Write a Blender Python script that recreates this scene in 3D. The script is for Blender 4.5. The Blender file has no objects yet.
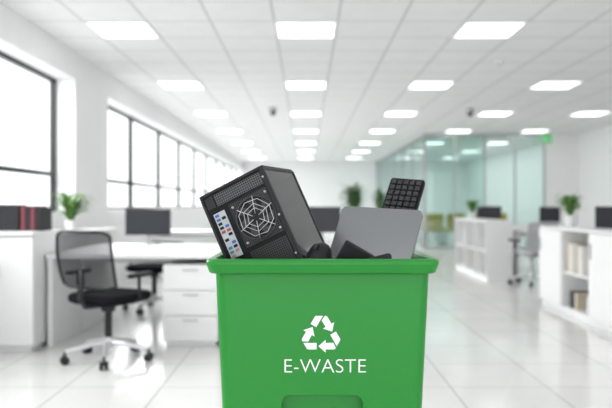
import bpy, bmesh, math, random
from mathutils import Vector, Matrix
random.seed(7)
S = bpy.context.scene
COL = S.collection
S.view_settings.view_transform = 'Standard'
S.view_settings.exposure = .45
F = 656.0; CH = 1.14; PI = math.pi
def at(px, py, Y): return Vector(((px-306)*Y/F, Y, CH-(py-204)*Y/F))

# ---------------------------------------------------------------- materials
def P(name, color, rough=.5, metal=0, spec=.5, var=.04, scale=8, bump=0, coat=0, stretch=None):
    m = bpy.data.materials.new(name); m.use_nodes = True
    nt = m.node_tree; b = nt.nodes['Principled BSDF']
    b.inputs['Roughness'].default_value = rough; b.inputs['Metallic'].default_value = metal
    b.inputs['Specular IOR Level'].default_value = spec
    b.inputs['Coat Weight'].default_value = coat
    tc = nt.nodes.new('ShaderNodeTexCoord'); n = nt.nodes.new('ShaderNodeTexNoise')
    src = tc.outputs['Object']
    if stretch:
        mp = nt.nodes.new('ShaderNodeMapping'); mp.inputs['Scale'].default_value = stretch
        nt.links.new(src, mp.inputs['Vector']); src = mp.outputs[0]
    n.inputs['Scale'].default_value = scale; nt.links.new(src, n.inputs['Vector'])
    r = nt.nodes.new('ShaderNodeValToRGB')
    c = Vector(color)
    r.color_ramp.elements[0].color = (*(c*(1-var)), 1); r.color_ramp.elements[1].color = (*[min(1, v*(1+var)) for v in c], 1)
    r.color_ramp.elements[0].position = .3; r.color_ramp.elements[1].position = .7
    nt.links.new(n.outputs['Fac'], r.inputs['Fac']); nt.links.new(r.outputs['Color'], b.inputs['Base Color'])
    if bump:
        n2 = nt.nodes.new('ShaderNodeTexNoise'); n2.inputs['Scale'].default_value = 600
        nt.links.new(tc.outputs['Object'], n2.inputs['Vector'])
        bp = nt.nodes.new('ShaderNodeBump'); bp.inputs['Strength'].default_value = bump; bp.inputs['Distance'].default_value = .001
        nt.links.new(n2.outputs['Fac'], bp.inputs['Height']); nt.links.new(bp.outputs['Normal'], b.inputs['Normal'])
    return m
def grid_mat(name, base, line, cell, lw, rough, var=.02, offx=.5, offy=.5, nscale=1.5):
    m = P(name, base, rough, var=var, scale=nscale)
    nt = m.node_tree; b = nt.nodes['Principled BSDF']
    tc = nt.nodes.new('ShaderNodeTexCoord'); sp = nt.nodes.new('ShaderNodeSeparateXYZ')
    nt.links.new(tc.outputs['Object'], sp.inputs[0])
    def M(op, a, v=None, w=None):
        n = nt.nodes.new('ShaderNodeMath'); n.operation = op
        for i, q in enumerate((a, v, w)):
            if q is None: continue
            if isinstance(q, (int, float)): n.inputs[i].default_value = q
            else: nt.links.new(q, n.inputs[i])
        return n.outputs[0]
    outs = []
    for ax, off in ((0, offx), (1, offy)):
        f = M('FRACT', M('MULTIPLY_ADD', sp.outputs[ax], 1/cell, off))
        outs.append(M('GREATER_THAN', M('ABSOLUTE', M('SUBTRACT', f, .5)), .5-lw/cell/2))
    mx = M('MAXIMUM', outs[0], outs[1])
    old = b.inputs['Base Color'].links[0].from_socket
    mix = nt.nodes.new('ShaderNodeMix'); mix.data_type = 'RGBA'
    nt.links.new(mx, mix.inputs[0]); nt.links.new(old, mix.inputs[6]); mix.inputs[7].default_value = (*line, 1)
    nt.links.new(mix.outputs[2], b.inputs['Base Color'])
    return m
def perf_mat(name, base, hole, cell, rad):
    m = P(name, base, .45, var=.02, spec=.3); nt = m.node_tree; b = nt.nodes['Principled BSDF']
    tc = nt.nodes.new('ShaderNodeTexCoord'); v = nt.nodes.new('ShaderNodeVectorMath'); v.operation = 'SCALE'
    v.inputs['Scale'].default_value = 1/cell; nt.links.new(tc.outputs['Object'], v.inputs[0])
    fr = nt.nodes.new('ShaderNodeVectorMath'); fr.operation = 'FRACTION'; nt.links.new(v.outputs[0], fr.inputs[0])
    sb = nt.nodes.new('ShaderNodeVectorMath'); sb.operation = 'SUBTRACT'; nt.links.new(fr.outputs[0], sb.inputs[0]); sb.inputs[1].default_value = (.5, .5, .5)
    ml = nt.nodes.new('ShaderNodeVectorMath'); ml.operation = 'MULTIPLY'; nt.links.new(sb.outputs[0], ml.inputs[0]); ml.inputs[1].default_value = (1, 0, 1)
    ln = nt.nodes.new('ShaderNodeVectorMath'); ln.operation = 'LENGTH'; nt.links.new(ml.outputs[0], ln.inputs[0])
    lt = nt.nodes.new('ShaderNodeMath'); lt.operation = 'LESS_THAN'; lt.inputs[1].default_value = rad; nt.links.new(ln.outputs['Value'], lt.inputs[0])
    old = b.inputs['Base Color'].links[0].from_socket
    mix = nt.nodes.new('ShaderNodeMix'); mix.data_type = 'RGBA'
    nt.links.new(lt.outputs[0], mix.inputs[0]); nt.links.new(old, mix.inputs[6]); mix.inputs[7].default_value = (*hole, 1)
    nt.links.new(mix.outputs[2], b.inputs['Base Color'])
    return m
def glass_mat(name, tint, f0=.04, f1=.6, rough=.02):
    m = bpy.data.materials.new(name); m.use_nodes = True; nt = m.node_tree; nt.nodes.clear()
    o = nt.nodes.new('ShaderNodeOutputMaterial'); t = nt.nodes.new('ShaderNodeBsdfTransparent'); g = nt.nodes.new('ShaderNodeBsdfGlossy')
    mx = nt.nodes.new('ShaderNodeMixShader'); lw = nt.nodes.new('ShaderNodeLayerWeight'); lw.inputs['Blend'].default_value = .5
    pw = nt.nodes.new('ShaderNodeMath'); pw.operation = 'POWER'; pw.inputs[1].default_value = 4.5
    ma = nt.nodes.new('ShaderNodeMath'); ma.operation = 'MULTIPLY_ADD'; ma.inputs[1].default_value = f1; ma.inputs[2].default_value = f0
    nt.links.new(lw.outputs['Facing'], pw.inputs[0]); nt.links.new(pw.outputs[0], ma.inputs[0])
    t.inputs['Color'].default_value = (*tint, 1); g.inputs['Roughness'].default_value = rough
    nt.links.new(ma.outputs[0], mx.inputs[0]); nt.links.new(t.outputs[0], mx.inputs[1]); nt.links.new(g.outputs[0], mx.inputs[2])
    nt.links.new(mx.outputs[0], o.inputs[0]); return m
def mesh_fabric(name, color, alpha):
    m = P(name, color, .8, spec=.15); nt = m.node_tree; b = nt.nodes['Principled BSDF']; b.inputs['Alpha'].default_value = alpha; return m
def emit(name, color, s):
    m = bpy.data.materials.new(name); m.use_nodes = True; b = m.node_tree.nodes['Principled BSDF']
    b.inputs['Base Color'].default_value = (.9, .9, .9, 1)
    b.inputs['Emission Color'].default_value = (*color, 1); b.inputs['Emission Strength'].default_value = s; return m

CELL = .62
m_wall = P('wall_paint', (.88, .88, .88), .7, var=.01)
m_floor = grid_mat('floor_tile', (.755, .75, .74), (.45, .45, .44), .6, .010, .15, var=.04, offx=.5, offy=.2)
m_ceil = grid_mat('ceiling_tile', (.88, .88, .88), (.62, .62, .62), CELL, .024, .8, var=.02, offx=.5, offy=.5-(6.7/CELL) % 1, nscale=6)
m_white = P('white_laminate', (.84, .84, .84), .4, var=.01)
m_whiteg = P('white_plastic', (.78, .78, .78), .3, var=.01)
m_frame = P('black_frame', (.02, .02, .022), .4, spec=.3)
m_black = P('black_plastic', (.008, .008, .009), .40, spec=.3, bump=.1)
m_fabric = P('black_seat_fabric', (.010, .010, .012), .9, spec=.08)
m_blackm = P('black_metal', (.006, .006, .007), .42, metal=.0, spec=.2, bump=.08)
m_gloss = P('dark_glossy_panel', (.007, .008, .010), .12, spec=.8, coat=.6)
m_dark = P('dark_grey_plastic', (.022, .022, .025), .45, spec=.3)
m_screen = P('screen_dark', (.035, .038, .045), .25, spec=.3)
m_grey = P('grey_metal', (.45, .46, .47), .35, metal=.4)
m_lightm = P('light_grey_metal', (.70, .71, .72), .28, metal=.5)
m_silver = P('brushed_silver', (.27, .278, .292), .22, metal=.92, var=.015, scale=4)
m_shield = P('steel_shield', (.44, .47, .50), .35, metal=.3)
m_green = P('green_plastic', (.006, .232, .020), .32, var=.02, scale=3, bump=.08)
m_print = P('white_print', (.92, .92, .92), .5, var=.0)
m_leaf = P('leaf_green', (.11, .25, .05), .5, var=.35, scale=20)
m_leafd = P('leaf_dark', (.10, .19, .08), .5, var=.4, scale=15)
m_pot = P('white_pot', (.8, .8, .79), .4)
m_soil = P('soil', (.05, .03, .02), .9)
m_yellow = P('yellow_fabric', (.62, .42, .005), .7)
m_red = P('muted_red_binder', (.17, .03, .045), .5)
m_beige = P('beige_binder', (.60, .53, .42), .6)
m_paper = P('paper', (.85, .84, .8), .8)
m_greyc = P('light_grey_fabric', (.46, .47, .48), .7)
m_meshf = mesh_fabric('black_mesh_fabric', (.015, .015, .018), .68)
m_meshg = mesh_fabric('grey_mesh_fabric', (.44, .44, .46), .8)
m_blue = P('port_blue', (.03, .12, .34), .4); m_portr = P('port_red', (.30, .05, .04), .4)
m_portg = P('port_green', (.04, .22, .11), .4); m_portk = P('port_pink', (.38, .17, .22), .4)
m_portw = P('port_black', (.005, .005, .006), .45, spec=.25)
m_perf = perf_mat('perforated_black_metal', (.042, .042, .045), (.002, .002, .002), .0060, .38)
m_perf2 = perf_mat('perforated_grey_metal', (.11, .11, .12), (.003, .003, .003), .0064, .38)
m_wire = P('wire_steel', (.06, .06, .065), .35, metal=.2)
m_blade = P('fan_blade_plastic', (.030, .030, .034), .3)
m_wglass = glass_mat('window_glass', (.985, .99, .99), .01, .08)
m_teal = glass_mat('teal_glass', (.75, .875, .845), .08, .5)
m_side = glass_mat('side_teal_glass', (.80, .905, .88), .08, .5)
m_pale = glass_mat('pale_glass', (.87, .935, .925), .08, .4)
m_exit = emit('exit_green', (.004, .36, .06), .35)
m_exit.node_tree.nodes['Principled BSDF'].inputs['Base Color'].default_value = (.02, .36, .08, 1)
m_light = emit('light_diffuser', (1, 1, 1), 2.2)
m_key = P('keycap', (.034, .034, .037), .42, spec=.4)

# ---------------------------------------------------------------- mesh builder
class MB:
    def __init__(s): s.bm = bmesh.new()
    def box(s, lo, hi, M=None):
        x0, y0, z0 = lo; x1, y1, z1 = hi
        vs = [s.bm.verts.new(Vector(p) if M is None else M @ Vector(p)) for p in
              ((x0,y0,z0),(x1,y0,z0),(x1,y1,z0),(x0,y1,z0),(x0,y0,z1),(x1,y0,z1),(x1,y1,z1),(x0,y1,z1))]
        for f in ((0,3,2,1),(4,5,6,7),(0,1,5,4),(1,2,6,5),(2,3,7,6),(3,0,4,7)): s.bm.faces.new([vs[i] for i in f])
        return s
    def cyl(s, p0, p1, r0, r1=None, n=16):
        r1 = r0 if r1 is None else r1
        p0 = Vector(p0); p1 = Vector(p1); d = (p1-p0).normalized()
        a = d.orthogonal().normalized(); b = d.cross(a)
        R = []
        for p, r in ((p0, r0), (p1, r1)):
            R.append([s.bm.verts.new(p+(a*math.cos(2*PI*i/n)+b*math.sin(2*PI*i/n))*r) for i in range(n)])
        for i in range(n): s.bm.faces.new((R[0][i], R[0][(i+1)%n], R[1][(i+1)%n], R[1][i]))
        s.bm.faces.new(R[0][::-1]); s.bm.faces.new(R[1]); return s
    def tube(s, pts, r, n=8, closed=False):
        pts = [Vector(p) for p in pts]; rings = []
        N = len(pts); up = None
        for i, p in enumerate(pts):
            if closed: d = pts[(i+1)%N]-pts[i-1]
            else: d = pts[min(i+1, N-1)]-pts[max(i-1, 0)]
            d.normalize()
            if up is None: up = d.orthogonal().normalized()
            up = (up-d*up.dot(d)).normalized(); b = d.cross(up)
            rings.append([s.bm.verts.new(p+(up*math.cos(2*PI*k/n)+b*math.sin(2*PI*k/n))*r) for k in range(n)])
        for i in range(N if closed else N-1):
            A, B = rings[i], rings[(i+1)%N]
            for k in range(n): s.bm.faces.new((A[k], A[(k+1)%n], B[(k+1)%n], B[k]))
        if not closed: s.bm.faces.new(rings[0][::-1]); s.bm.faces.new(rings[-1])
        return s
    def loft(s, rings, cap0=True, cap1=True):
        R = [[s.bm.verts.new(p) for p in r] for r in rings]; n = len(R[0])
        for A, B in zip(R, R[1:]):
            for k in range(n): s.bm.faces.new((A[k], A[(k+1)%n], B[(k+1)%n], B[k]))
        if cap0: s.bm.faces.new(R[0][::-1])
        if cap1: s.bm.faces.new(R[-1])
        return s
    def lathe(s, prof, c=(0,0,0), n=24, M=None):
        rings = []
        for r, z in prof:
            ring = [Vector((c[0]+r*math.cos(2*PI*i/n), c[1]+r*math.sin(2*PI*i/n), c[2]+z)) for i in range(n)]
            if M is not None: ring = [M @ p for p in ring]
            rings.append(ring)
        return s.loft(rings)
    def face(s, pts): s.bm.faces.new([s.bm.verts.new(p) for p in pts]); return s
    def build(s, name, mat, parent=None, off=None, bevel=0, smooth=False, seg=2, recalc=True):
        if off is not None: bmesh.ops.translate(s.bm, verts=s.bm.verts, vec=-Vector(off))
        if recalc: bmesh.ops.recalc_face_normals(s.bm, faces=s.bm.faces)
        me = bpy.data.meshes.new(name); s.bm.to_mesh(me); s.bm.free(); me.materials.append(mat)
        o = bpy.data.objects.new(name, me); COL.objects.link(o)
        if parent is not None: o.parent = parent
        if smooth:
            for p in me.polygons: p.use_smooth = True
        if bevel:
            b = o.modifiers.new('bevel', 'BEVEL'); b.width = bevel; b.segments = seg; b.limit_method = 'ANGLE'; b.angle_limit = .6
        return o
def rr(cx, cy, w, d, r, z, n=6):
    out = []
    for (sx, sy, a0) in ((1,-1,-PI/2),(1,1,0),(-1,1,PI/2),(-1,-1,PI)):
        for i in range(n+1):
            a = a0+PI/2*i/n
            out.append(Vector((cx+sx*(w/2-r)+r*math.cos(a), cy+sy*(d/2-r)+r*math.sin(a), z)))
    return out
def tag(o, label, cat, group=None, kind=None):
    o['label'] = label; o['category'] = cat
    if group: o['group'] = group
    if kind: o['kind'] = kind
    return o
def thing(name, label, cat, loc=(0,0,0), rz=0, group=None, M=None):
    o = bpy.data.objects.new(name, None); COL.objects.link(o); o.empty_display_size = .1
    if M is not None: o.matrix_world = M
    else: o.location = loc; o.rotation_euler = (0, 0, rz)
    return tag(o, label, cat, group)
def kids(o): return [c for c in bpy.data.objects if c.parent == o]
def dup(o, label, loc, rz=0, group=None):
    def cp(a, par):
        c = a.copy(); COL.objects.link(c); c.parent = par
        for ch in kids(a): cp(ch, c)
        return c
    r = cp(o, None); r.location = loc; r.rotation_euler = (0, 0, rz); r['label'] = label
    if group: r['group'] = group
    return r
def struct(name, mb, mat, parent=None, **k):
    o = mb.build(name, mat, parent, **k); o['kind'] = 'structure'; return o

# ---------------------------------------------------------------- room
XL, XR, Y0, Y1, HC = -2.7, 6.9, -2.5, 28.0, 2.92
struct('floor', MB().box((XL-.3, Y0, -.1), (XR+.2, Y1+.2, 0)), m_floor)
struct('ceiling', MB().box((XL-.3, Y0, HC), (XR+.2, Y1+.2, HC+.1)), m_ceil)
w = MB()
SZ, TZ = 1.05, 2.60
w.box((XL-.3, Y0, 0), (XL, Y1, SZ)); w.box((XL-.3, Y0, TZ), (XL, Y1, HC))
for a, b in ((Y0, .6), (7.67, 8.95), (27.6, Y1)): w.box((XL-.3, a, SZ), (XL, b, TZ))
struct('wall_left', w, m_wall)
struct('wall_back', MB().box((XL-.3, Y1, 0), (XR+.2, Y1+.2, HC)), m_wall)
struct('wall_right', MB().box((XR, Y0, 0), (XR+.2, Y1, HC)).box((6.05, 16.6, 0), (XR, 16.8, HC)), m_wall)
struct('baseboard_left', MB().box((XL, Y0, 0), (XL+.012, Y1, .08)), m_white)
struct('baseboard_right', MB().box((XR-.012, Y0, 0), (XR, 16.6, .08)), m_white)
wn = 0
def window(y0, y1):
    global wn; wn += 1
    t = .045; x0, x1 = -2.98, -2.92
    f = MB()
    f.box((x0, y0, SZ), (x1, y0+t, TZ)).box((x0, y1-t, SZ), (x1, y1, TZ))
    f.box((x0, y0+t, SZ), (x1, y1-t, SZ+t)).box((x0, y0+t, TZ-t), (x1, y1-t, TZ)).box((x0, y0+t, 1.46), (x1, y1-t, 1.51))
    o = struct('window_%d' % wn, f, m_frame)
    struct('pane', MB().box((-2.953, y0+t, SZ+t), (-2.947, y1-t, TZ-t)), m_wglass, o)
for a, b in ((.6, 3.0), (3.0, 5.35), (5.35, 7.67)): window(a, b)
y = 8.95
while y < 27.5: window(y, min(y+2.07, 27.6)); y += 2.07

# ceiling lights
ords = ['nearest', 'second nearest', 'third nearest', 'fourth nearest', 'fifth nearest', 'sixth nearest', 'farthest']
lt = None
colsx = [(-3*CELL, 'left row'), (0, 'row straight above the green bin'), (3*CELL, 'row just right of the bin'), (6*CELL, 'fourth row from the windows'), (9*CELL, 'row nearest the right wall')]
for x, nm in colsx:
    k = 0
    for j in range(-2, 7):
        yy = 6.7+5*CELL*j
        vis = abs(x) / yy * F < 306 and yy > 6 if yy > 0 else False
        lab = 'square recessed ceiling light panel, %s of the %s' % (ords[min(k, 6)] if vis else 'overhead one', nm)
        if vis: k += 1
        if lt is None:
            lt = thing('ceiling_light', lab, 'ceiling light', (x, yy, HC), 0, 'square ceiling light panels')
            fm = MB(); a = .31; b = .282
            for lo, hi in (((-a,-a),(a,-b)), ((-a,b),(a,a)), ((-a,-b),(-b,b)), ((b,-b),(a,b))): fm.box((lo[0],lo[1],-.012), (hi[0],hi[1],0))
            fm.build('frame', m_white, lt)
            MB().box((-b,-b,-.008), (b,b,-.001)).build('diffuser', m_light, lt)
        else: dup(lt, lab, (x, yy, HC), 0, 'square ceiling light panels')
# dome cameras, sprinkler
def dome(label, px, py, ref=None):
    Y = (HC-.09-CH)*F/(204-py); X = (px-306)*Y/F
    if ref: return dup(ref, label, (X, Y, HC))
    t = thing('security_camera', label, 'camera', (X, Y, HC), 0, 'dome cameras on the ceiling')
    MB().lathe([(.02,0),(.06,0),(.06,-.03),(.075,-.04),(.075,-.07),(.06,-.075)]).build('housing', m_grey, t, smooth=True)
    MB().lathe([(.055,-.0751),(.052,-.10),(.038,-.125),(.015,-.138)]).build('lens_dome', m_dark, t, smooth=True)
    return t
d0 = dome('small grey dome camera on the ceiling, between the left and middle light rows', 273, 113)
dome('small grey dome camera on the ceiling above the glass meeting room', 470, 114, d0)
sm = thing('smoke_detector', 'tiny round white smoke detector on the ceiling at upper right', 'smoke detector', (at(499, 62, 8.2).x, 8.2, HC))
MB().lathe([(.05,0),(.055,-.015),(.04,-.035),(.02,-.04)]).build('cover', m_white, sm, smooth=True)
MB().lathe([(.012,-.0401),(.01,-.048)], n=10).build('sensor', m_dark, sm)
ex = thing('exit_sign', 'small green emergency exit sign hanging beside the glass meeting room', 'sign', (at(547, 134, 16.2).x, 16.2, HC))
MB().box((-.11,-.015,-.27),(.11,.015,-.07)).build('sign_box', m_exit, ex, bevel=.005)
for xa in (-.06, .05): MB().box((xa,-.004,-.07),(xa+.01,.004,0)).build('bracket', m_grey, ex)
am = MB(); am.face([Vector((-.09,-.017,-.175)),Vector((-.04,-.017,-.135)),Vector((-.04,-.017,-.16)),Vector((.0,-.017,-.16)),Vector((0,-.017,-.19)),Vector((-.04,-.017,-.19)),Vector((-.04,-.017,-.215))])
am.box((.03,-.0175,-.21),(.06,-.0155,-.14)); am.build('pictogram', m_print, ex)

# glass meeting room
def glass_run(name, label, p0, p1, n, mats):
    t = thing(name, label, 'glass wall', (p0[0], p0[1], 0))
    d = Vector((p1[0]-p0[0], p1[1]-p0[1], 0)); L = d.length; d.normalize()
    t.rotation_euler = (0, 0, math.atan2(d.y, d.x))
    fm = MB().box((0,-.03,HC-.06),(L,.03,HC)).box((0,-.03,0),(L,.03,.05))
    fm.build('frame', m_grey, t)
    for i in range(n):
        MB().box((L*i/n+.012,-.006,.05),(L*(i+1)/n-.012,.006,HC-.06)).build('glass_panel', mats[i], t)
    for i in range(n+1):
        xx = min(max(L*i/n, .02), L-.02)
        MB().box((xx-.022,-.015,.05),(xx+.022,.015,HC-.06)).build('mullion', m_grey, t)
    return t
glass_run('glass_partition', 'front glass wall of the meeting room facing the camera, teal then clear panels', (3.0,16.6), (6.05,16.6), 4, [m_teal, m_teal, m_pale, m_pale])
glass_run('glass_partition', 'long side glass wall of the meeting room running back to the far wall', (3.0,27.95), (3.0,16.66), 6, [m_side]*6)

# ---------------------------------------------------------------- furniture makers
def make_chair(label, fab, backm, top=.95, base_mat=None, metal=None, loc=(0,0,0), rz=0, group=None):
    base_mat = base_mat or m_lightm; metal = metal or m_dark
    t = thing('office_chair', label, 'chair', loc, rz, group)
    b = MB()
    for k in range(5):
        a = 2*PI*k/5+.3; c, s_ = math.cos(a), math.sin(a)
        b.tube([(.02*c,.02*s_,.13),(.12*c,.12*s_,.125),(.3*c,.3*s_,.085)], .019, 8)
    b.cyl((0,0,.09),(0,0,.17),.04)
    b.build('base', base_mat, t, smooth=False)
    for k in range(5):
        a = 2*PI*k/5+.3; c, s_ = .305*math.cos(a), .305*math.sin(a)
        px_, py_ = -math.sin(a), math.cos(a)
        MB().cyl((c-px_*.028,s_-py_*.028,.03),(c-px_*.006,s_-py_*.006,.03),.03).cyl((c+px_*.006,s_+py_*.006,.03),(c+px_*.028,s_+py_*.028,.03),.03).cyl((c,s_,.03),(c,s_,.09),.009,n=8).build('caster', m_dark, t)
    MB().cyl((0,0,.16),(0,0,.40),.026).cyl((0,0,.36),(0,0,.415),.05).box((-.09,-.12,.40),(.09,.12,.425)).build('gas_lift', metal, t)
    MB().loft([rr(0,.02,.42,.42,.1,.425),rr(0,.02,.48,.47,.11,.44),rr(0,.02,.49,.48,.11,.47),rr(0,.02,.46,.45,.1,.495)]).build('seat', fab, t, smooth=False, bevel=.006)
    zb = .52 if top < .8 else .56
    def bp(u, v):   # u -1..1, v 0..1
        x = u*(.235+.012*math.sin(v*PI)); z = zb+(top-zb)*v
        yy = -.235-.07*v+.045*u*u-.02*math.sin(v*PI)
        return Vector((x, yy, z))
    bm = MB(); G = [[bm.bm.verts.new(bp(-1+2*i/8, j/8)) for i in range(9)] for j in range(9)]
    for j in range(8):
        for i in range(8): bm.bm.faces.new((G[j][i],G[j][i+1],G[j+1][i+1],G[j+1][i]))
    bm.build('backrest', backm, t, smooth=True)
    pts = [bp(-1,.04+.9*j/8) for j in range(9)]+[bp(-.85,1)]+[bp(-.7+1.4*i/6,1.02) for i in range(7)]+[bp(.85,1)]+[bp(1,.94-.9*j/8) for j in range(9)]+[bp(.85,0)]+[bp(.7-1.4*i/6,-.02) for i in range(7)]+[bp(-.85,0)]
    MB().tube(pts,.011,8,closed=True).build('backrest_frame', metal, t, smooth=True)
    MB().tube([(0,-.1,.41),(0,-.24,.42),(0,-.29,.48),(0,-.27,zb+.02),(0,-.275,zb+.12)],.018,8).build('back_support', metal, t, smooth=True)
    for s_ in (-1,1):
        MB().tube([(s_*.2,0,.43),(s_*.28,0,.45),(s_*.285,-.01,.62)],.013,8).loft([rr(s_*.285,.0,.05,.24,.022,.62),rr(s_*.285,.0,.055,.25,.025,.635),rr(s_*.285,.0,.05,.24,.022,.65)]).build('armrest', m_black, t)
    return t
def make_monitor(label, loc, rz, w=.5, h=.29, zc=.26, white=False, group=None):
    t = thing('monitor', label, 'monitor', loc, rz, group)
    mt = m_dark
    MB().box((-w/2,-.012,zc-h/2),(w/2,.02,zc+h/2)).box((-w/4,.02,zc-h/4),(w/4,.04,zc+h/4)).build('housing', mt, t, bevel=.004)
    MB().box((-w/2+.012,-.0135,zc-h/2+.014),(w/2-.012,-.0122,zc+h/2-.012)).build('screen', m_screen, t)
    MB().box((-.025,.03,.012),(.025,.045,zc)).build('stand', m_grey, t)
    MB().loft([rr(0,.02,.22,.17,.04,0),rr(0,.02,.21,.16,.04,.012)]).build('foot', m_grey, t)
    return t
def make_desk(label, x0, x1, y0, y1, h=.74, group=None, panel=True):
    cx, cy = (x0+x1)/2, (y0+y1)/2; o = (cx, cy, 0)
    t = thing('desk', label, 'desk', o, 0, group)
    MB().box((x0,y0,h-.035),(x1,y1,h)).build('tabletop', m_white, t, off=o, bevel=.004)
    for xa in (x0+.005, x1-.045):
        MB().box((xa,y0+.015,0),(xa+.04,y1-.03,h-.035)).build('leg', m_white, t, off=o, bevel=.003)
    MB().box((x0+.05,y1-.12,h-.12),(x1-.05,y1-.09,h-.035)).build('crossbar', m_white, t, off=o)
    return t
def blade(mb, base, az, L, rise, droop, wd):
    n = 6; c, s_ = math.cos(az), math.sin(az); side = Vector((-s_, c, 0)); prev = None
    for i in range(n+1):
        u = i/n; r = L*u*(.35+.65*u**.5); z = rise*math.sin(u*PI*.5*(1+droop))
        p = Vector(base)+Vector((c*r, s_*r, z)); ww = wd*math.sin(PI*(.12+.88*(1-u)**.8 if u > .3 else .12+u*2.2*.6))*.9+.0005
        a, b = mb.bm.verts.new(p-side*ww/2), mb.bm.verts.new(p+side*ww/2+Vector((0,0,ww*.1)))
        if prev: mb.bm.faces.new((prev[0],prev[1],b,a))
        prev = (a,b)
def make_plant(label, loc, r=.16, h=.2, pot_r=.055, pot_h=.1, n=46, mat=None, wd=.016, group=None, pm=None, stems=False):
    t = thing('potted_plant', label, 'plant', loc, 0, group)
    MB().lathe([(pot_r*.75,0),(pot_r,pot_h),(pot_r*1.04,pot_h),(pot_r*1.04,pot_h*.93),(pot_r*.9,pot_h*.93)]).build('pot', pm or m_pot, t, smooth=False)
    MB().lathe([(pot_r*.9,pot_h*.88),(pot_r*.88,pot_h*.935)]).build('soil', m_soil, t)
    f = MB()
    for i in range(n):
        z0 = pot_h*.93 + (h*random.uniform(.35,.75) if stems else 0)
        blade(f, (random.uniform(-.3,.3)*pot_r, random.uniform(-.3,.3)*pot_r, z0), random.uniform(0,2*PI), r*random.uniform(.4,1.0), h*random.uniform(.3,1.0)*(.35 if stems else 1), random.uniform(.0,.6), wd)
    f.build('foliage', mat or m_leaf, t, recalc=False)
    if stems:
        s_ = MB()
        for i in range(4): s_.tube([(random.uniform(-.2,.2)*pot_r,random.uniform(-.2,.2)*pot_r,pot_h*.9),(random.uniform(-.6,.6)*pot_r,random.uniform(-.6,.6)*pot_r,pot_h+h*.75)],.008,6)
        s_.build('stem', m_leafd, t)
    return t
def make_binder(label, loc, rz, th, h, d, mat, group, name='binder'):
    # spine faces local -Y
    t = thing(name, label, name, loc, rz, group)
    MB().box((-th/2,0,0),(-th/2+.003,d,h)).box((th/2-.003,0,0),(th/2,d,h)).box((-th/2+.003,0,0),(th/2-.003,.003,h)).build('cover', mat, t)
    MB().box((-th/2+.004,.004,.004),(th/2-.004,d-.006,h-.008)).build('pages', m_paper, t)
    return t
def make_bookcase(label, x0, x1, y0, y1, H, secs):
    o = ((x0+x1)/2,(y0+y1)/2,0); t = thing('bookcase', label, 'bookcase', o)
    b = MB().box((x0,y0,H-.025),(x1,y1,H)).box((x0+.02,y0,0),(x1,y1,.07)).box((x1-.015,y0,.07),(x1,y1,H-.025))
    ys = sorted({y for s_ in secs for y in s_[:2]})
    for y in ys:
        a = min(max(y-.011,y0),y1-.022); b.box((x0,a,.07),(x1-.015,a+.022,H-.025))
    b.build('carcass', m_white, t, off=o)
    for ya, yb, op in secs:
        if op: MB().box((x0+.01,ya+.012,H*.47),(x1-.016,yb-.012,H*.47+.02)).build('shelf', m_white, t, off=o)
        else:
            d = MB().box((x0-.016,ya+.004,.075),(x0,yb-.004,H-.03)).build('door', m_white, t, off=o, bevel=.002)
            MB().box((x0-.03,yb-.06,H*.7),(x0-.016,yb-.05,H*.7+.14)).build('handle', m_grey, d, off=o)
    return t

# ---------------------------------------------------------------- left side
o = (-2.4, 5.3, 0)
t = thing('storage_cabinet', 'white storage cabinet at the left edge holding binders on top', 'cabinet', o)
MB().box((-2.69,5.02,.05),(-2.08,5.58,.90)).box((-2.66,5.05,0),(-2.11,5.55,.05)).build('body', m_white, t, off=o)
MB().box((-2.695,4.98,.90),(-2.075,5.60,.925)).build('top', m_white, t, off=o, bevel=.003)
for k in range(2):
    d = MB().box((-2.685+k*.305,5.0,.06),(-2.385+k*.303,5.019,.89)).build('door', m_white, t, off=o, bevel=.002)
    xx = -2.42 if k == 0 else -2.35
    MB().box((xx,4.985,.55),(xx+.01,5.0,.69)).build('handle', m_grey, d, off=o)
for i, (X, mt, lab) in enumerate(((-2.245, m_red, 'muted red binder on the left cabinet, next to the black file box'), (-2.205, m_dark, 'black binder standing between two muted red binders on left cabinet'), (-2.168, m_red, 'muted red binder between two black binders on left cabinet'), (-2.128, m_dark, 'black binder at the right end of the row on left cabinet'))):
    make_binder(lab, (X, 5.2, .925), 0, .034, .20-.012*(i%2), .25, mt, 'binders on the left cabinet')
t = thing('file_box', 'black open file box of folders at the far left on white cabinet', 'file box', (-2.42,5.2,.925))
MB().box((-.14,0,0),(.14,.01,.2)).box((-.14,.24,0),(.14,.25,.2)).box((-.14,.01,0),(-.13,.24,.2)).box((.13,.01,0),(.14,.24,.2)).box((-.13,.01,0),(.13,.24,.01)).build('shell', m_dark, t)
f = MB()
for k in range(8): f.box((-.12+k*.031,.02,.011),(-.112+k*.031,.23,.21))
f.build('folders', m_black, t)
# sideboard along the window wall
o = (-2.48, 6.75, 0)
t = thing('sideboard', 'low white sideboard under the window, behind left storage cabinet', 'sideboard', o)
MB().box((-2.69,5.75,.05),(-2.30,7.9,.83)).box((-2.68,5.8,0),(-2.34,7.85,.05)).build('body', m_white, t, off=o)
MB().box((-2.69,5.73,.83),(-2.28,7.92,.855)).build('top', m_white, t, off=o, bevel=.003)
for k in range(4): MB().box((-2.30,5.77+k*.535,.07),(-2.284,6.29+k*.535,.82)).build('door', m_white, t, off=o)
make_plant('bushy light green plant in white pot by the left window', (-2.42, 6.75, .855), r=.28, h=.30, pot_r=.06, pot_h=.12, n=110, wd=.030)

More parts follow.
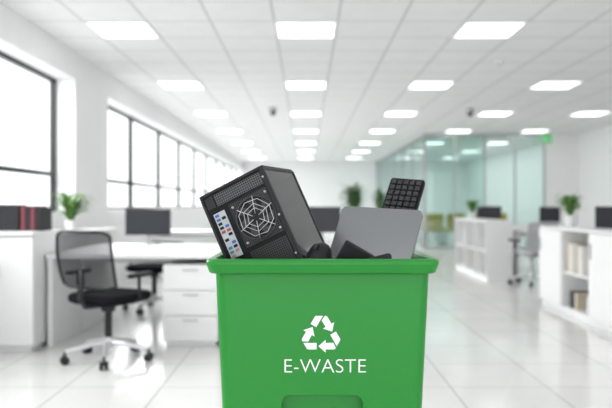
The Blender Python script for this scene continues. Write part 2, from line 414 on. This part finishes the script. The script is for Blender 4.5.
make_desk('long white desk at left in front of the mesh chair', -2.06, -.62, 5.2, 5.93)
make_desk('white desk at left carrying the dark monitor, back to back with nearer desk', -2.06, -.62, 5.94, 6.65)
make_desk('white desk at left under the windows, farthest of the left desks', -2.3, -.4, 9.6, 10.3)
o = (-.93, 5.5, 0)
t = thing('drawer_pedestal', 'white three-drawer pedestal under the right end of left desk', 'drawer unit', o)
MB().box((-1.14,5.235,.04),(-.70,5.80,.655)).box((-1.12,5.26,0),(-.72,5.78,.04)).build('body', m_white, t, off=o, bevel=.003)
for z0, z1 in ((.05,.245),(.253,.448),(.456,.645)):
    d = MB().box((-1.137,5.216,z0),(-.703,5.235,z1)).build('drawer', m_white, t, off=o, bevel=.003)
    MB().box((-.98,5.206,z1-.035),(-.86,5.216,z1-.025)).build('handle', m_grey, d, off=o)
make_monitor('dark monitor on the white desks at left', (at(148,240,6.35).x, 6.35, .74), 0, .435, .25, .225)
chair = make_chair('black mesh office chair with light base at left, nearest the camera', m_fabric, m_meshf, .94, loc=(-1.445,4.80,0), rz=-.42)
make_chair('low black office chair seen under and behind the left desk', m_fabric, m_meshf, .71, loc=(-1.63,7.05,0), rz=PI-.25)

# ---------------------------------------------------------------- centre background
make_desk('white desk in the centre directly behind the green bin', -.25, .9, 6.75, 7.3)
make_monitor('dark monitor behind the bin, between computer tower and laptop', (at(322,235,6.95).x, 6.95, .74), .1, .40, .27, .235)
make_plant('tall leafy plant in pot far behind the laptop', (at(354,200,20).x, 20, 0), r=.50, h=1.25, pot_r=.2, pot_h=.45, n=190, mat=m_leafd, wd=.09, stems=True)
make_plant('leafy plant in pot beside glass wall, farther right and smaller', (2.55, 22.5, 0), r=.38, h=1.2, pot_r=.2, pot_h=.45, n=110, mat=m_leafd, wd=.09, stems=True)

# ---------------------------------------------------------------- meeting room
o = (4.9, 20, 0); t = thing('meeting_table', 'white meeting table inside the glass room', 'table', o)
MB().box((4.3,18.9,.70),(5.8,21.6,.74)).build('tabletop', m_white, t, off=o, bevel=.005)
for (x, y) in ((4.4,19.0),(5.7,19.0),(4.4,21.5),(5.7,21.5)): MB().cyl((x,y,0),(x,y,.70),.03).build('leg', m_grey, t, off=o)
y0c = None
for i, (x, y, lab) in enumerate(((3.33,17.3,'nearest to the left end of front glass'),(3.65,18.5,'second along the left side of the table'),(3.65,19.6,'third along the left side of the table'),(3.92,17.4,'nearest the front glass, second from left'),(4.55,17.6,'nearest the front glass, third from left'),(3.60,20.9,'farthest back along the side glass'),(5.2,18.0,'nearest the front glass, rightmost'))):
    L = 'yellow meeting chair inside the glass room, '+lab; rz = -PI/2 if i in (1, 2, 5) else 0
    if y0c is None:
        y0c = t = thing('meeting_chair', L, 'chair', (x,y,0), rz, 'yellow meeting room chairs')
        MB().loft([rr(0,0,.46,.46,.1,.42),rr(0,0,.5,.5,.12,.45),rr(0,0,.46,.46,.1,.49)]).build('seat', m_yellow, t)
        MB().loft([rr(0,-.22,.44,.05,.02,.5),rr(0,-.25,.5,.06,.025,.7),rr(0,-.28,.44,.05,.02,.9)]).build('backrest', m_yellow, t)
        for sx in (-1,1):
            for sy in (-1,1): MB().cyl((sx*.18,sy*.18,.42),(sx*.22,sy*.22,0),.014,n=8).build('leg', m_dark, t)
    else: dup(y0c, L, (x,y,0), rz)

# ---------------------------------------------------------------- right side
HB = .89
make_bookcase('long white bookcase at the right edge with open shelf bay', 2.68, 3.08, 4.9, 7.5, HB, [(4.9,5.55,False),(5.55,6.19,False),(6.19,6.87,True),(6.87,7.5,False)])
make_bookcase('white open bookcase in the right middle distance', 2.66, 3.06, 9.7, 11.7, HB, [(9.7,10.36,True),(10.36,11.03,True),(11.03,11.7,True)])
zs = HB*.47+.02
for i, (y, mt, cn) in enumerate(((6.78,m_beige,'beige'),(6.72,m_paper,'white'),(6.66,m_beige,'beige'),(6.60,m_grey,'grey'),(6.54,m_beige,'beige'),(6.48,m_paper,'white'))):
    make_binder('%s binder, %s from left on upper shelf of the nearest bookcase' % (cn, ('first','second','third','fourth','fifth','sixth')[i]), (2.71,y,zs), -PI/2, .05, .30-.01*(i%3), .24, mt, 'binders on the upper shelf of nearest bookcase')
for i, (y, mt, cn) in enumerate(((6.76,m_dark,'dark'),(6.70,m_dark,'dark'),(6.64,m_beige,'beige'),(6.36,m_grey,'grey'),(6.29,m_dark,'dark'))):
    make_binder('%s binder, %s from left on lower shelf of the nearest bookcase' % (cn, ('first','second','third','fourth','fifth')[i]), (2.73,y,.07), -PI/2, .05, .17, .2, mt, 'binders on the lower shelf of nearest bookcase')
k = 0
for bay, c0 in ((0, 9.75), (1, 10.42), (2, 11.1)):
    for lv, z in ((0, .07), (1, zs)):
        for j in range(3):
            mt, cn = ((m_beige,'beige'),(m_grey,'grey'),(m_paper,'white'))[(j+bay+lv)%3]
            make_binder('%s book, %s from right, %s shelf, %s bay of the far bookcase' % (cn, ('first','second','third')[j], ('lower','upper')[lv], ('nearest','middle','farthest')[bay]), (2.76,c0+.05+j*.055+.1*bay,z), -PI/2, .045, .25, .2, mt, 'books in the far bookcase', 'book')
make_plant('green plant in white pot on the nearest bookcase at right', (2.90, 7.2, HB), r=.20, h=.24, pot_r=.065, pot_h=.13, n=80, wd=.030)
make_plant('small green plant in white pot on the far bookcase', (2.84, 11.2, HB), r=.20, h=.22, pot_r=.06, pot_h=.11, n=60, wd=.030)
make_desk('white desk at right running behind the nearest bookcase', 3.15, 4.2, 5.2, 7.4)
make_monitor('dark monitor at the right edge behind the nearest bookcase', (3.28, 6.9, .74), .15, .5, .27, .24)
make_desk('white desk at right beside the grey chair', 3.2, 5.4, 9.95, 10.7)
make_monitor('dark monitor on right desk, just left of the bookcase plant', (3.83, 10.3, .74), .15, .34, .24, .235)
make_desk('white desk at right behind the far bookcase', 3.12, 5.4, 11.2, 12.0)
make_monitor('dark monitor above the far bookcase, beside its small plant', (3.24, 11.6, .74), -.1, .42, .22, .25)
make_chair('light grey office chair between the two right bookcases', m_greyc, m_meshg, .88, base_mat=m_whiteg, metal=m_grey, loc=(3.2,9.3,0), rz=.3)

# ---------------------------------------------------------------- wheelie bin
BX = .0415; bo = (BX, 1.83, 0)
def yf(z): return 1.65+(.97-z)*.04
def yb(z): return 2.005-(.97-z)*.05
def ww(z): return .545-(.97-z)*.085
t = binr = thing('wheelie_bin', 'large green plastic recycling bin in the foreground marked E-WASTE', 'bin', bo)
def rim(z, e, r): return rr(BX, (1.62+2.035)/2, .584+2*e, .415+2*e, r, z, 8)
def ring8(z, inset): 
    a, b = yf(z)+inset, yb(z)-inset
    return rr(BX, (a+b)/2, ww(z)-2*inset, b-a, .030, z, 8)
rings = [ring8(0,.004), ring8(.01,0), ring8(.60,0), ring8(.80,0), ring8(.960,0), ring8(.966,.001)]
rings += [rim(.9662,-.016,.026), rim(.9666,-.0095,.028), rim(.9690,-.0065,.029), rim(.9900,.0000,.030), rim(.9960,.0002,.030), rim(1.0000,-.0015,.030), rim(1.0025,-.0050,.029), rim(1.0032,-.0095,.028), rim(1.0030,-.020,.026), rim(1.0015,-.023,.025), rim(.990,-.025,.025)]
rings += [ring8(.96,.008), ring8(.70,.008), ring8(.67,.045), ring8(.62,.050), ring8(.12,.055)]
body = MB().loft(rings).build('body', m_green, t, off=bo, bevel=0)
# recessed notch at the bottom of the front, cut out of the body
ZN = .655
cut = MB().loft([[Vector((BX+x, yy, z)) for x, z in ((-.103,-.05),(.103,-.05),(.103,ZN-.022),(.099,ZN-.009),(.088,ZN),(-.088,ZN),(-.099,ZN-.009),(-.103,ZN-.022))] for yy in (1.5, 1.698)]).build('cutter', m_green, t, off=bo)
bo_ = body.modifiers.new('cut', 'BOOLEAN'); bo_.operation = 'DIFFERENCE'; bo_.object = cut; bo_.solver = 'EXACT'
bpy.context.view_layer.update()
dg = bpy.context.evaluated_depsgraph_get()
nm = bpy.data.meshes.new_from_object(body.evaluated_get(dg)); body.modifiers.clear(); body.data = nm
bpy.data.objects.remove(cut)
body.modifiers.new('bevel', 'BEVEL').width = .0015; body.modifiers['bevel'].segments = 2; body.modifiers['bevel'].angle_limit = .8
MB().cyl((BX-.25,1.99,.1),(BX+.25,1.99,.1),.012).build('axle', m_grey, t, off=bo)
for s_ in (-1,1): MB().cyl((BX+s_*.245,2.0,.1),(BX+s_*.29,2.0,.1),.1,n=32).build('wheel', m_dark, t, off=bo, bevel=.01)
MB().tube([(BX-.2,2.03,.970),(BX-.2,2.09,.965),(BX+.2,2.09,.965),(BX+.2,2.03,.970)],.012,10).build('handle', m_green, t, off=bo)
# print on the front face
def onface(x, z): return Vector((x, yf(z)-.0012, z))
DP = 1.66
cxm = (321-306)*DP/F; czm = CH-(333-204)*DP/F
mb = MB(); sc = .0615
def rotp(p, a): c, s_ = math.cos(a), math.sin(a); return (p[0]*c-p[1]*s_, p[0]*s_+p[1]*c)
nL = Vector((-.866,.5)); eL = Vector((.5,.866)); nR = Vector((.866,.5)); eR = Vector((.5,-.866))
T = .79; ro, ri = .60, .33
def L(d, q): v = nL*d+eL*q; return (v.x, v.y)
def Rr(d, q): v = nR*d+eR*q; return (v.x, v.y)
tA = (T-.5*ro)/.866
A = [L(ro,.18), L(ro,tA-.05), L(ro-.012,tA-.01), (L(ro,tA)[0]+.03,T), (.08,T), (-.055,.57), L(ri,.18)]
B = [(.155,T), (Rr(ro,-tA)[0]-.03,T), Rr(ro-.012,-tA+.01), Rr(ro,-tA+.05), Rr(ro,-.19), Rr(ro+.13,-.19), Rr((ro+ri)/2,.11), Rr(ri-.13,-.19), Rr(ri,-.19), (.025,.595)]
for k in range(3):
    for pl in (A, B):
        pts = [rotp(p, -k*2*PI/3) for p in pl]
        mb.face([onface(cxm+p[0]*sc, czm-.004+p[1]*sc) for p in pts])
o = mb.build('recycling_symbol', m_print, binr, off=bo, recalc=False); o['label'] = 'white printed recycling arrows'
cu = bpy.data.curves.new('t', 'FONT'); cu.body = 'E-WASTE'; cu.offset = -.013; tmp = bpy.data.objects.new('t', cu); COL.objects.link(tmp)
bpy.context.view_layer.update()
dg = bpy.context.evaluated_depsgraph_get()
me = bpy.data.meshes.new_from_object(tmp.evaluated_get(dg)); bpy.data.objects.remove(tmp)
xs = [v.co.x for v in me.vertices]; zs_ = [v.co.y for v in me.vertices]
x0, x1, z0, z1 = min(xs), max(xs), min(zs_), max(zs_)
tw0 = (284.5-306)*DP/F; tw1 = (366-306)*DP/F; th1 = CH-(359-204)*DP/F; th0 = CH-(372.5-204)*DP/F
for v in me.vertices:
    x = tw0+(v.co.x-x0)/(x1-x0)*(tw1-tw0); z = th0+(v.co.y-z0)/(z1-z0)*(th1-th0)
    v.co = onface(x, z)-Vector(bo)
me.materials.clear(); me.materials.append(m_print)
o = bpy.data.objects.new('lettering', me); COL.objects.link(o); o.parent = binr; o['label'] = 'white printed E-WASTE lettering'

# cable tangle inside
cb = MB()
for k in range(46):
    pts = []; x, y, z = random.uniform(-.17,.25), random.uniform(1.72,1.94), random.uniform(.71,.86)
    dx, dy = random.uniform(-1,1), random.uniform(-1,1)
    for i in range(14):
        pts.append((x,y,z)); dx += random.uniform(-.6,.6); dy += random.uniform(-.6,.6); l = math.hypot(dx,dy)+.01
        x += dx/l*.03; y += dy/l*.03; z += random.uniform(-.02,.02)
        x = min(max(x,-.18),.26); y = min(max(y,1.71),1.95); z = min(max(z,.70),.90)
    cb.tube(pts,.004,6)
tag(cb.build('tangled_cables', m_black, smooth=True), 'tangle of black cables filling the inside of the green bin', 'cables', kind='stuff')

# ---------------------------------------------------------------- computer tower
W, D, H = .203, .262, .385
R = Matrix.Rotation(math.radians(-18), 4, 'Z') @ Matrix.Rotation(math.radians(-25), 4, 'Y')
Bt = at(261, 165.0, 1.74)
loc = Bt - (R.to_3x3() @ Vector((W/2, 0, H)))
pc = thing('computer_tower', 'black desktop computer tower tilted left in the bin, rear ports facing out', 'computer', M=Matrix.Translation(loc) @ R)
MB().box((-W/2,.006,0),(W/2-.004,D-.02,H)).build('chassis', m_blackm, pc, bevel=.002)
MB().box((-W/2,D-.02,0),(W/2,D,H)).build('front_bezel', m_black, pc, bevel=.006)
MB().box((W/2-.004,.012,.012),(W/2-.001,D-.026,H-.012)).build('side_panel', m_gloss, pc, bevel=.001)
sf = MB(); sf.box((W/2-.004,.002,0),(W/2+.001,.012,H)).box((W/2-.004,.012,H-.012),(W/2+.001,D-.02,H)).box((W/2-.004,.012,0),(W/2+.001,D-.02,.012))
sf.build('side_frame', m_dark, pc, bevel=.001)
fr = MB(); e = .007
fr.box((-W/2,0,0),(W/2-.004,.006,e)).box((-W/2,0,H-e),(W/2-.004,.006,H)).box((-W/2,0,e),(-W/2+e,.006,H-e)).box((W/2-.004-e,0,e),(W/2-.004,.006,H-e))
fr.build('rear_frame', m_dark, pc, bevel=.0015)
MB().box((-W/2+e,.003,e),(W/2-e,.006,H-e)).build('rear_plate', m_blackm, pc)
MB().box((-.060,.0018,H-.046),(.088,.003,H-.014)).build('vent_panel', m_perf2, pc)
MB().box((-.026,.0018,H-.30),(.088,.003,H-.196)).build('vent_panel', m_perf, pc)
MB().box((-.090,.0018,H-.046),(-.064,.003,H-.014)).build('blank_plate', m_dark, pc, bevel=.0006)
# fan
fx, fz, fr_ = .031, H-.120, .057
fan = MB().box((fx-.061,.0014,fz-.064),(fx+.058,.003,fz+.064)).build('fan', m_perf, pc)
rg = MB()
rg.tube([(fx+fr_*math.cos(2*PI*i/48),-.0008,fz+fr_*math.sin(2*PI*i/48)) for i in range(48)],.0013,6,closed=True)
rg.build('fan_ring', m_wire, fan, smooth=True)
MB().cyl((fx,.0008,fz),(fx,.0013,fz),fr_-.001,n=40).build('fan_well', m_portw, fan)
bl = MB()
for k in range(7):
    a = 2*PI*k/7; pts = []
    for (r, da) in ((.018,0),(.034,.16),(.053,.40),(.053,.88),(.034,.68),(.018,.55)):
        pts.append(Vector((fx+r*math.cos(a+da), .0004 , fz+r*math.sin(a+da))))
    bl.face(pts)
bl.build('fan_blades', m_blade, fan, recalc=False)
MB().cyl((fx,-.0012,fz),(fx,.0008,fz),.018,n=24).build('fan_hub', m_black, fan)
gr = MB()
for r, nn in ((.026,6),(.038,6),(.050,8)):
    gr.tube([(fx+r*math.cos(2*PI*i/nn+.3),-.0024,fz+r*math.sin(2*PI*i/nn+.3)) for i in range(nn)],.0008,6,closed=True)
for k in range(6):
    a = .3+k*PI/3; gr.tube([(fx+.01*math.cos(a),-.003,fz+.01*math.sin(a)),(fx+.058*math.cos(a),-.003,fz+.058*math.sin(a))],.0009,6)
gr.build('fan_grille', m_lightm, pc, smooth=True)
for sx in (-1,1):
    for sz in (-1,1): MB().cyl((fx+sx*.051,-.003,fz+sz*.052),(fx+sx*.051,.0015,fz+sz*.052),.003,n=12).build('screw', m_grey, pc)
# io panel
ix, iz0, iz1 = -.064, H-.194, H-.062
io = MB().box((ix-.018,.0,iz0),(ix+.018,.003,iz1)).build('port_panel', m_shield, pc, bevel=.001)
rows = 11
for i in range(rows):
    z = iz1-.008-i*(iz1-iz0-.014)/(rows-1)
    for j in (0,1):
        if (i, j) in ((0,1),(5,0),(10,1)): continue
        xc = ix-.0084+j*.0168
        mt = [m_blue,m_blue,m_portw,m_portw,m_portr,m_blue,m_portw,m_grey,m_blue,m_portg,m_portk][i] if j == 0 else [m_blue,m_portw,m_grey,m_blue,m_portr,m_portw,m_grey,m_blue,m_portw,m_portk,m_portw][i]
        o = MB().box((xc-.0060,-.0012,z-.0038),(xc+.0060,.0,z+.0038)).build('port', mt, io, bevel=.0005)
for k in range(5):
    z = H-.225-k*.02; MB().box((-.088,.0012,z-.007),(-.034,.003,z+.007)).build('expansion_slot', m_wire, pc, bevel=.0006)
for k in range(4): MB().cyl((W/2-.0085,-.002,H-.03-k*.11),(W/2-.0085,.0,H-.03-k*.11),.003,n=10).build('thumbscrew', m_grey, pc)

# ---------------------------------------------------------------- laptop
def basis(xa, za, origin):
    xa = xa.normalized(); za = za.normalized(); ya = za.cross(xa).normalized()
    return Matrix(((xa.x,ya.x,za.x,origin.x),(xa.y,ya.y,za.y,origin.y),(xa.z,ya.z,za.z,origin.z),(0,0,0,1)))
def lean(yaw, pitch, roll=0):
    ya_, p_, r_ = math.radians(yaw), math.radians(pitch), math.radians(roll)
    tx = Vector((math.cos(ya_), -math.sin(ya_), 0)); ln = Vector((math.sin(ya_), math.cos(ya_), 0))
    up = ln*math.sin(p_)+Vector((0,0,math.cos(p_)))
    return tx*math.cos(r_)-up*math.sin(r_), up*math.cos(r_)+tx*math.sin(r_)
tx, up = lean(31, 28, 3)
LW, LH = .250, .245
topc = at(381.5, 208, 1.86)
lp = thing('laptop', 'closed silver laptop standing on end, leaning back in the bin', 'laptop', M=basis(tx, up, topc-up*LH))
def slab(x0, x1, y0, y1, z0, z1, r, n=5):
    rs = []
    for yy in (y0, y1):
        ring_ = rr(0, 0, x1-x0, z1-z0, r, 0, n)
        rs.append([Vector((p.x+(x0+x1)/2, yy, p.y+(z0+z1)/2)) for p in ring_])
    return rs
MB().loft(slab(-LW/2,LW/2,0,.004,0,LH,.014,8)).build('lid', m_silver, lp, bevel=.0010)
MB().loft(slab(-LW/2,LW/2,.0055,.013,0,LH,.014,8)).build('base', m_silver, lp, bevel=.002)
MB().box((-LW/2+.004,.004,.03),(-LW/2+.012,.0055,LH-.03)).box((-LW/2+.012,.004,.004),(LW/2-.004,.0055,LH-.006)).build('hinge', m_dark, lp)

# ---------------------------------------------------------------- keyboard
KW, KH = .108, .30
kx, kz = lean(24, 33, 6)
kt = at(408, 178.5, 1.985)
kb = thing('keyboard', 'black computer keyboard standing on end behind the laptop', 'keyboard', M=basis(kx, kz, kt-kz*KH))
MB().loft(slab(-KW/2,KW/2,.0,.014,0,KH,.009)).build('case', m_portw, kb, bevel=.003)
for i in range(15):
    for j in range(5):
        x = -KW/2+.0065+j*.0192; z = KH-.009-.0155-i*.0192
        if z < .01: continue
        MB().box((x+.0020,-.006,z),(x+.0165,.0,z+.0145)).build('key', m_key, kb, bevel=.0012)

# ---------------------------------------------------------------- mouse, router, phone
def mouse(loc, R_, k_=1.25):
    t = thing('computer_mouse', 'rounded black computer mouse wedged between tower and laptop', 'mouse', M=Matrix.Translation(loc) @ R_)
    rings = []
    for k in range(13):
        u = k/12
        sc_ = max(math.sqrt(max(0,1-u**2.2)), .05)
        rings.append([Vector((.032*sc_*math.cos(a)*(1-.1*math.cos(a*2))*k_, .056*sc_*math.sin(a)*k_, .034*u*k_)) for a in [2*PI*i/28 for i in range(28)]])
    MB().loft(rings).build('shell', m_black, t, smooth=True)
    MB().cyl((-.004*k_,.032*k_,.026*k_),(.004*k_,.032*k_,.026*k_),.0085*k_,n=16).build('scroll_wheel', m_dark, t)
    return t
mouse(at(318, 267, 1.73), Matrix.Rotation(math.radians(-25),4,'Z') @ Matrix.Rotation(math.radians(60),4,'X'))
t = thing('router', 'black box-shaped device with one corner up, in front of laptop', 'router', M=Matrix.Translation(at(346, 240, 1.705)) @ Matrix.Rotation(math.radians(-10),4,'Z') @ Matrix.Rotation(math.radians(30),4,'Y'))
MB().box((0,0,-.085),(.085,.024,0)).build('shell', m_black, t, bevel=.0025)
MB().box((.005,-.0008,-.080),(.080,.0002,-.005)).build('front_panel', m_blackm, t, bevel=.0004)
t = thing('smartphone', 'black smartphone standing in the bin beside the router', 'phone', M=Matrix.Translation(at(390, 303, 1.685)) @ Matrix.Rotation(math.radians(-14),4,'Y'))
MB().loft(slab(-.033,.033,0,.008,0,.125,.008)).build('body', m_dark, t, bevel=.001)
MB().loft(slab(-.030,.030,-.0006,0,.006,.119,.005)).build('screen', m_screen, t)

# ---------------------------------------------------------------- light & camera
wd = bpy.data.worlds.new('world'); S.world = wd; wd.use_nodes = True
bg = wd.node_tree.nodes['Background']; bg.inputs[0].default_value = (.97, .99, 1, 1); bg.inputs[1].default_value = 1.5
def area(loc, rot, sx, sy, e, col=(1,1,1)):
    l = bpy.data.lights.new('lamp', 'AREA'); l.shape = 'RECTANGLE'; l.size = sx; l.size_y = sy; l.energy = e; l.color = col
    o = bpy.data.objects.new('area_lamp', l); COL.objects.link(o); o.location = loc; o.rotation_euler = rot; return o
# daylight falling in from above through the windows
area((-4.3, 4.3, 3.0), (0, -1.0, 0), 2.2, 8, 300)
area((-4.3, 18.3, 3.0), (0, -1.0, 0), 2.2, 19, 900)
area((4.9, 22.2, HC-.02), (0, 0, 0), 3.2, 9, 60)  # added fill lamp brightening the meeting room, apart from window daylight and ceiling panels
cam = bpy.data.cameras.new('camera'); co = bpy.data.objects.new('camera', cam); COL.objects.link(co)
co.location = (0, 0, CH); co.rotation_euler = (PI/2, 0, 0)
cam.lens = F/612*36; cam.sensor_width = 36; cam.clip_start = .02; cam.clip_end = 200
cam.dof.use_dof = True; cam.dof.focus_distance = 1.70; cam.dof.aperture_fstop = 2.4
S.camera = co
